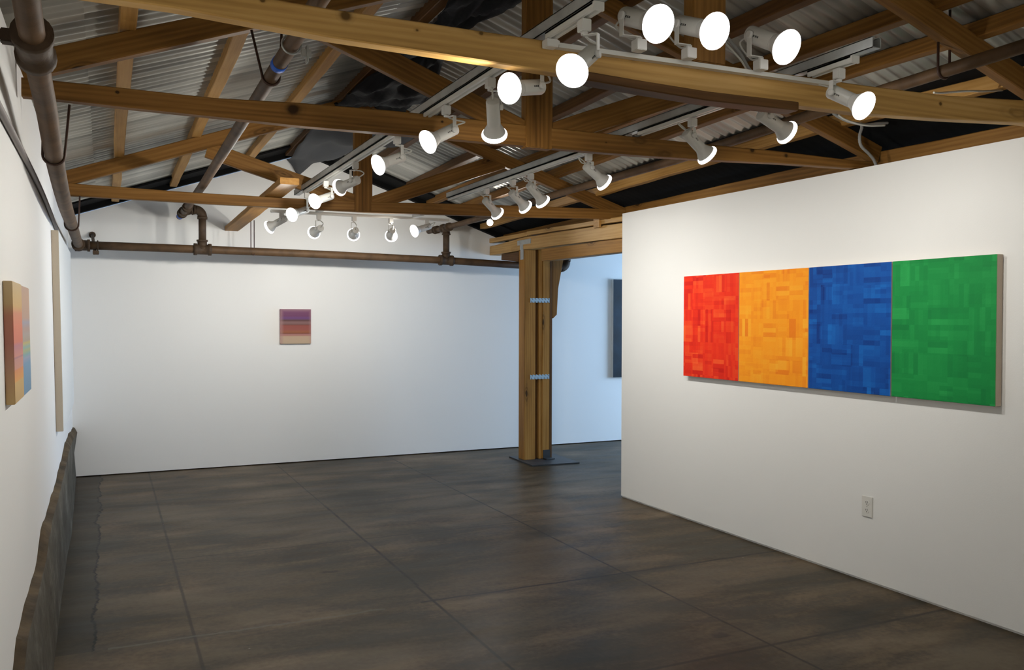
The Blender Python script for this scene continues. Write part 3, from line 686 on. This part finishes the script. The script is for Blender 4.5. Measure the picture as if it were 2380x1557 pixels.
xrail(bm, 1.40, 2.62, 1, -.030, 2.425, 2.441, .028); obj('track_bar', bm, M['white_metal'], t)
bm = bmesh.new(); box(bm, 1.348, 1.392, 2.595, 2.635, 2.42, 2.446, .002); box(bm, 1.355, 1.40, 2.60, 2.625, 2.43, 2.445, .002); obj('corner_connector', bm, M['white_plastic'], t)
t = thing('lamp_rail', (1.3, 6.86, 2.33), 'white lamp rail behind the farthest truss chord, facing the back wall', 'track rail', 'white lamp rails on the trusses')
boxobj('track_bar', 1.16, 2.63, 6.842, 6.878, 2.322, 2.344, M['white_metal'], t, .002)
boxobj('mounting_block', 1.5, 1.54, 6.70, 6.84, 2.335, 2.365, M['white_metal'], t, .002); boxobj('mounting_block', 2.3, 2.34, 6.65, 6.84, 2.335, 2.365, M['white_metal'], t, .002)

# ------------------------------------------------------------------ track lamps
LAMPS = [
('A1', (1.370, 2.385, 2.424), (1.382, 2.377, 2.330), (-.698, -.453, -.555), 'lamp nearest the camera on the left rail, glaring face at the chord'),
('A2', (1.370, 2.732, 2.424), (1.371, 2.729, 2.315), (-.915, -.340, -.218), 'lamp on the left rail just under the nearest truss, bright face turned left'),
('A3', (1.370, 3.121, 2.424), (1.379, 3.114, 2.331), (.351, .685, -.638), 'lamp on the left rail pointing almost straight down'),
('A4', (1.370, 3.606, 2.424), (1.387, 3.596, 2.333), (-.864, -.170, -.474), 'lamp on the left rail in front of the middle truss chord, tilted left'),
('A5', (1.370, 4.318, 2.424), (1.378, 4.313, 2.333), (-.900, -.215, -.379), 'lamp on the left rail right behind the middle truss chord'),
('A6', (1.370, 5.144, 2.424), (1.365, 5.145, 2.331), (-.478, .855, -.201), 'lamp on the left rail turned away, only its rim glowing'),
('A7', (1.370, 5.923, 2.424), (1.388, 5.913, 2.337), (-.821, -.453, -.347), 'lamp on the left rail, second in front of the farthest truss chord'),
('A8', (1.370, 6.540, 2.424), (1.353, 6.546, 2.312), (-.796, -.500, -.340), 'last lamp on the left rail, hanging against the farthest chord'),
('D0', (1.241, 6.860, 2.305), (1.249, 6.856, 2.268), (-.66, .64, -.40), 'leftmost lamp under the back rail, pointing down to the left'),
('D1', (1.532, 6.860, 2.305), (1.537, 6.855, 2.211), (-.124, .984, -.129), 'left one of three lamps under the back rail facing the wall'),
('D2', (1.816, 6.860, 2.305), (1.825, 6.854, 2.207), (.137, .983, -.123), 'middle one of three lamps under the back rail facing the wall'),
('D3', (2.123, 6.860, 2.305), (2.134, 6.853, 2.217), (.221, .959, -.176), 'right one of three lamps under the back rail facing the wall'),
('D4', (2.431, 6.860, 2.305), (2.437, 6.857, 2.270), (-.925, -.199, -.322), 'rightmost lamp under the back rail, pointing left'),
('B1', (2.500, 5.757, 2.424), (2.502, 5.754, 2.345), (.774, .323, -.545), 'farthest lamp on the right rail, over the far chord'),
('B2', (2.500, 5.312, 2.424), (2.505, 5.308, 2.341), (.794, .269, -.545), 'second farthest lamp on the right rail, middle of a close trio'),
('B3', (2.500, 5.039, 2.424), (2.503, 5.036, 2.353), (.750, .234, -.619), 'third farthest lamp on the right rail, right end of a close trio'),
('B4', (2.500, 4.297, 2.424), (2.502, 4.295, 2.362), (.837, .117, -.534), 'lamp alone on the right rail behind the middle truss chord'),
('B5', (2.500, 3.332, 2.424), (2.488, 3.336, 2.360), (.807, .056, -.587), 'lamp on the right rail in front of the middle truss chord'),
('B6', (2.500, 2.872, 2.424), (2.522, 2.860, 2.353), (.924, .034, -.381), 'lamp on the right rail just under the nearest truss chord'),
('B7', (2.500, 2.435, 2.424), (2.491, 2.438, 2.350), (.147, -.847, -.512), 'lamp nearest the camera on the right rail, hanging before the chord'),
('C1', (1.691, 2.560, 2.455), (1.664, 2.575, 2.555), (.101, -.907, -.408), 'left one of three large lamps standing up from the near chord'),
('C2', (1.904, 2.560, 2.455), (1.891, 2.568, 2.558), (.109, -.915, -.389), 'middle one of three large lamps standing up from the near chord'),
('C3', (2.233, 2.560, 2.455), (2.219, 2.569, 2.565), (.129, -.867, -.481), 'right one of three large lamps standing up from the near chord'),
]
def lathe(prof, seg=28):                          # prof: (x along axis, radius)
    bm = bmesh.new(); rings = []
    for x, r in prof:
        if r < 1e-6: rings.append([bm.verts.new((x, 0, 0))])
        else: rings.append([bm.verts.new((x, r*math.cos(a), r*math.sin(a))) for a in [2*math.pi*j/seg for j in range(seg)]])
    for a, b2 in zip(rings, rings[1:]):
        for j in range(seg):
            q = [a[j % len(a)], a[(j+1) % len(a)], b2[(j+1) % len(b2)], b2[j % len(b2)]]
            q2 = []
            for v in q:
                if v not in q2: q2.append(v)
            if len(q2) > 2:
                f = bm.faces.new(q2); f.smooth = True
    bmesh.ops.recalc_face_normals(bm, faces=bm.faces)
    return bm
def mesh_of(name, bm, m, sharp=30):
    me = bpy.data.meshes.new(name); bm.to_mesh(me); bm.free(); me.materials.append(m)
    try: me.set_sharp_from_angle(angle=R(sharp))
    except Exception: pass
    return me
# axis +x is where the lamp shines; pivot at x = 0
ME_CAN = mesh_of('can', lathe([(-.030, 0), (-.030, .022), (-.0285, .0255), (-.024, .027), (.080, .027), (.080, .0255), (.075, .0)]), M['white_metal'])
ME_SHADE = mesh_of('lamp_shade', lathe([(.079, .0262), (.084, .0268), (.100, .034), (.116, .043), (.128, .0475), (.131, .048), (.131, .0465), (.10, .032), (.084, .024), (.079, .024)]), M['white_plastic'])
ME_BULB = mesh_of('bulb', lathe([(.122, 0), (.122, .046), (.129, .0515), (.134, .0528), (.1385, .0518), (.142, .045), (.1445, .03), (.1455, 0)]), M['bulb'], 60)
bm = bmesh.new()
for i, wd in enumerate((.0034, .0022, .0030, .0022, .0034)):
    x0 = .012+i*.0048
    for zz in ((-.0028, -.0008), (.0008, .0028)) if i % 2 else ((-.0028, .0028),):
        box(bm, x0, x0+wd, .0268, .0276, zz[0], zz[1])
ME_MARK = mesh_of('wordmark', bm, M['black'])
def child(name, me, parent, mw, pm=None):
    o = bpy.data.objects.new(name, me); COL.objects.link(o); o.parent = parent
    o.matrix_parent_inverse = (pm if pm is not None else Matrix.Translation(parent.location)).inverted()
    o.matrix_basis = mw; return o
def lamp(code, B, P, D, label, upright=False, sc=1.0, energy=1.0):
    B, P, D = Vector(B), Vector(P), Vector(D).normalized()
    t = thing('track_lamp', B, 'white ' + label, 'spotlight', 'white cylinder track lamps under the roof')
    sg = -1 if upright else 1
    # adapter box clipped to the rail
    bm = bmesh.new(); h = .019
    box(bm, B.x-.017*sc, B.x+.017*sc, B.y-.017*sc, B.y+.017*sc, B.z-h, B.z+h, .002)
    tube(bm, [(B.x, B.y, B.z-sg*h), (B.x, B.y, B.z-sg*(h+.010))], .011, 14)
    obj('rail_adapter', bm, M['white_plastic'], t)
    side = Vector((-D.y, D.x, 0)).normalized()
    # the arm is on whichever side of the can faces the camera's part of the room
    if side.dot(Vector((-P.x, -P.y, 0))) < 0: side = -side
    S0 = P + side*(.0325*sc)
    # flat strap: sideways under the adapter, then to the pivot
    foot = Vector((B.x, B.y, B.z-sg*(h+.011))); knee = Vector((S0.x, S0.y, foot.z))
    bm = bmesh.new(); wv = Vector((D.x, D.y, 0)).normalized()*(.0085*sc)
    if (knee-foot).length < .004: knee = foot + side*.03
    def strap(a, b2, th):
        n = (b2-a).normalized().cross(wv.normalized()).normalized()*th
        vs = [bm.verts.new(q+e*wv+f*n) for q in (a, b2) for e, f in ((-1, -1), (1, -1), (1, 1), (-1, 1))]
        for i in range(4): bm.faces.new((vs[i], vs[(i+1) % 4], vs[4+(i+1) % 4], vs[4+i]))
        bm.faces.new(vs[:4]); bm.faces.new(vs[4:])
    strap(foot, knee, .0016); strap(knee - Vector((0, 0, sg*-.001)), S0, .0016)
    obj('bracket_arm', bm, M['white_metal'], t)
    tubeobj('pivot_knob', [S0 - side*.006, S0 + side*.006, S0 + side*.0075], [.0125*sc, .0125*sc, .009*sc], M['white_plastic'], t, 16)
    zax = D.cross(side).normalized()
    yax = zax.cross(D)
    mw = Matrix.Translation(P) @ Matrix((D*sc, yax*sc, zax*sc)).transposed().to_4x4()
    can = child('can', ME_CAN, t, mw); child('wordmark', ME_MARK, can, mw, mw)
    shade = child('lamp_shade', ME_SHADE, t, mw); child('bulb', ME_BULB, shade, mw, mw)
    # cord from the adapter into the back of the can
    back = P - D*.028*sc; out = -Vector((D.x, D.y, 0)).normalized()
    o1 = foot + out*.012
    pts = smooth_path([o1, o1 + out*.035 - Vector((0, 0, sg*.006)), back + out*.040 + Vector((0, 0, sg*.03)) - D*.012, back - D*.014 + Vector((0, 0, sg*.012)), back + Vector((0, 0, .006))], 6)
    tubeobj('cord', pts, .0036, M['cord'], t, 8)
    l = add_light('lamp_light', 'SPOT', P + D*.152*sc, D, SPOT_W*energy*(1.3 if sc > 1 else 1.0), LAMP_RGB, spot_size=R(100 if upright else 140), spot_blend=1.0, shadow_soft_size=.03)
    l.parent = t; l.matrix_parent_inverse = Matrix.Translation(B).inverted()
    return t
for code, B, P, D, lab in LAMPS:
    lamp(code, B, P, D, lab, upright=code[0] == 'C', sc=1.2 if code[0] == 'C' else 1.0, energy={'A': .80, 'B': .76, 'C': 1.3, 'D': 1.12}[code[0]]*(1.5 if code in ('A3', 'A6') else 1.0))
# one more lamp by itself low at the back right, seen end on
lamp('E', (3.50, 7.98, 2.555), (3.50, 7.97, 2.468), (-.42, -.90, -.10), 'single small lamp hung from the last purlin beside the header beam', sc=.62)

# ------------------------------------------------------------------ paintings
t = thing('painting', (3.93, 4.02, 1.085), 'wide four-part painting in red, orange, blue and green on the right wall', 'painting')
ys = [5.273, 4.651, 4.010, 3.392, 2.776]
for (ya, yb, mm) in ((ys[0], ys[1], 'red'), (ys[1], ys[2], 'orange'), (ys[2], ys[3], 'blue'), (ys[3], ys[4], 'green')):
    bm = bmesh.new(); g = .003 if mm != 'blue' else .005
    box(bm, 3.886, 3.9295, yb+g, ya-.001, 1.083, 1.819, .0015)
    for f in bm.faces:
        f.material_index = 0 if f.normal.x < -.9 else 1
    bmesh.ops.recalc_face_normals(bm, faces=bm.faces)
    for f in bm.faces: f.material_index = 0 if f.normal.x < -.6 else 1
    part_tag(obj('canvas_panel', bm, [M[mm], M['canvas']], t), mm + ' canvas of short woven paint bars')
# small banded painting on the back wall
st = [(.0, (.50, .37, .25)), (.22, (.50, .35, .24)), (.235, (.40, .20, .15)), (.28, (.38, .16, .15)), (.30, (.19, .05, .025)), (.34, (.30, .09, .03)), (.42, (.28, .065, .05)), (.53, (.26, .055, .04)), (.545, (.16, .035, .022)),
      (.57, (.19, .09, .085)), (.635, (.21, .10, .10)), (.66, (.10, .03, .03)), (.68, (.10, .035, .03)), (.72, (.12, .035, .15)), (.77, (.13, .035, .15)), (.80, (.14, .03, .10)), (1.0, (.17, .045, .13))]
zs = [(1.237+.363*a, c) for a, c in st]
def bandmat(name, zs, z0, z1, edge=None, **kw):
    m, nt, b = mat(name); k = NB(nt); tc = k.n('ShaderNodeTexCoord').outputs['Object']; sp = k.n('ShaderNodeSeparateXYZ'); nt.links.new(tc, sp.inputs[0])
    f = k.m('DIVIDE', k.m('SUBTRACT', sp.outputs[2], z0), z1-z0); col = k.ramp(f, *zs)
    if edge:
        ax, a0, a1 = kw['ax'], kw['a0'], kw['a1']; u = sp.outputs[ax]
        d = k.m('MINIMUM', k.m('MINIMUM', k.m('SUBTRACT', u, a0), k.m('SUBTRACT', a1, u)), k.m('SUBTRACT', z1, sp.outputs[2]))
        col = k.mix(k.m('MULTIPLY', k.step(d, .0, .04), .5), col, edge)
    nt.links.new(col, b.inputs['Base Color']); b.inputs['Roughness'].default_value = .6; return m
M['small'] = bandmat('banded_paint', st, 1.237, 1.600, (.40, .22, .22), ax=0, a0=1.628, a1=1.946)
t0 = boxobj('painting', 1.623, 1.940, 9.058, 9.0895, 1.240, 1.599, M['small'], None, .003)
tag(t0, 'small square painting of purple, red and tan bands on the back wall', 'painting')
# dark painting half hidden in the side room
t = thing('painting', (6.2, 9.09, .787), 'large near-black navy painting half hidden beyond the partition edge', 'painting')
bm = bmesh.new(); box(bm, 5.62, 6.9, 9.046, 9.0895, .79, 1.99, .002); bmesh.ops.recalc_face_normals(bm, faces=bm.faces)
for f in bm.faces: f.material_index = 0 if f.normal.y < -.6 else 1
obj('canvas_panel', bm, [M['navy_art'], M['white_art']], t)
# paintings on the leaning left wall (skewed with the wall)
def leaning(name, y0, y1, z0, z1, depth, mats, parent, back=.001):
    bm = bmesh.new(); box(bm, 0, depth, y0, y1, z0, z1, .002)
    for v in bm.verts: v.co.x += wallx(v.co.z) + back
    bmesh.ops.recalc_face_normals(bm, faces=bm.faces)
    for f in bm.faces: f.material_index = 0 if f.normal.x > .6 else 1
    return obj(name, bm, mats, parent)
t = thing('painting', (-.30, 7.2, .775), 'tall white painting with beige canvas edge on the left wall near the corner', 'painting')
leaning('canvas_panel', 6.22, 8.30, .775, 2.06, .042, [M['white_art'], M['beige']], t)
o1 = [(.0, (.55, .36, .14)), (.17, (.62, .40, .13)), (.18, (.74, .34, .07)), (.27, (.70, .26, .08)), (.28, (.62, .28, .20)), (.36, (.55, .25, .22)), (.37, (.42, .18, .22)), (.385, (.62, .24, .19)), (.47, (.50, .18, .22)), (.50, (.66, .17, .10)), (.64, (.72, .20, .10)), (.74, (.66, .24, .12)), (.80, (.62, .38, .12)), (.92, (.58, .40, .16)), (1.0, (.56, .40, .20))]
o2 = [(.0, (.13, .27, .44)), (.28, (.16, .32, .50)), (.33, (.30, .35, .50)), (.36, (.20, .40, .44)), (.40, (.40, .44, .20)), (.43, (.26, .44, .42)), (.47, (.52, .44, .14)), (.49, (.40, .33, .26)), (.55, (.42, .36, .33)), (.60, (.44, .30, .26)), (.66, (.36, .34, .42)), (.70, (.50, .32, .24)), (.9, (.52, .33, .22)), (1.0, (.50, .32, .24))]
os_ = [(.0, (.56, .38, .16)), (.3, (.46, .25, .16)), (.5, (.44, .17, .12)), (.72, (.44, .18, .11)), (.82, (.50, .34, .16)), (1.0, (.54, .40, .22))]
M['o1'] = bandmat('orange_band_paint', o1, 1.215, 1.622); M['o2'] = bandmat('blue_band_paint', o2, 1.215, 1.622); M['os'] = bandmat('orange_band_edge', os_, 1.215, 1.622)
t = thing('painting', (-.30, 3.6, 1.215), 'thick two-panel painting, orange bands beside blue bands, nearest on the left wall', 'painting')
part_tag(leaning('canvas_panel', 3.262, 3.60, 1.215, 1.622, .0275, [M['o1'], M['os']], t), 'orange banded panel')
part_tag(leaning('canvas_panel', 3.606, 3.95, 1.215, 1.619, .0265, [M['o2'], M['o2']], t), 'tan and blue banded panel')

# ------------------------------------------------------------------ wall outlet
t = thing('wall_outlet', (3.93, 3.585, .435), 'white double power outlet low on the right partition', 'outlet')
boxobj('cover_plate', 3.9235, 3.9302, 3.546, 3.622, .377, .495, M['white_plastic'], t, .002)
for zc in (.458, .414):
    rc = tubeobj('receptacle', [(3.9245, 3.584, zc), (3.9215, 3.584, zc)], .0165, M['white_plastic'], t, 20)
    bm = bmesh.new()
    box(bm, 3.9208, 3.9218, 3.5775, 3.5797, zc-.001, zc+.009); box(bm, 3.9208, 3.9218, 3.5885, 3.5907, zc-.001, zc+.009); tube(bm, [(3.9218, 3.584, zc-.0075), (3.9208, 3.584, zc-.0075)], .0026, 10)
    obj('socket_slots', bm, M['dark_slot'], rc)
tubeobj('screw', [(3.9238, 3.584, .436), (3.9225, 3.584, .436)], .003, M['galv'], t, 10)
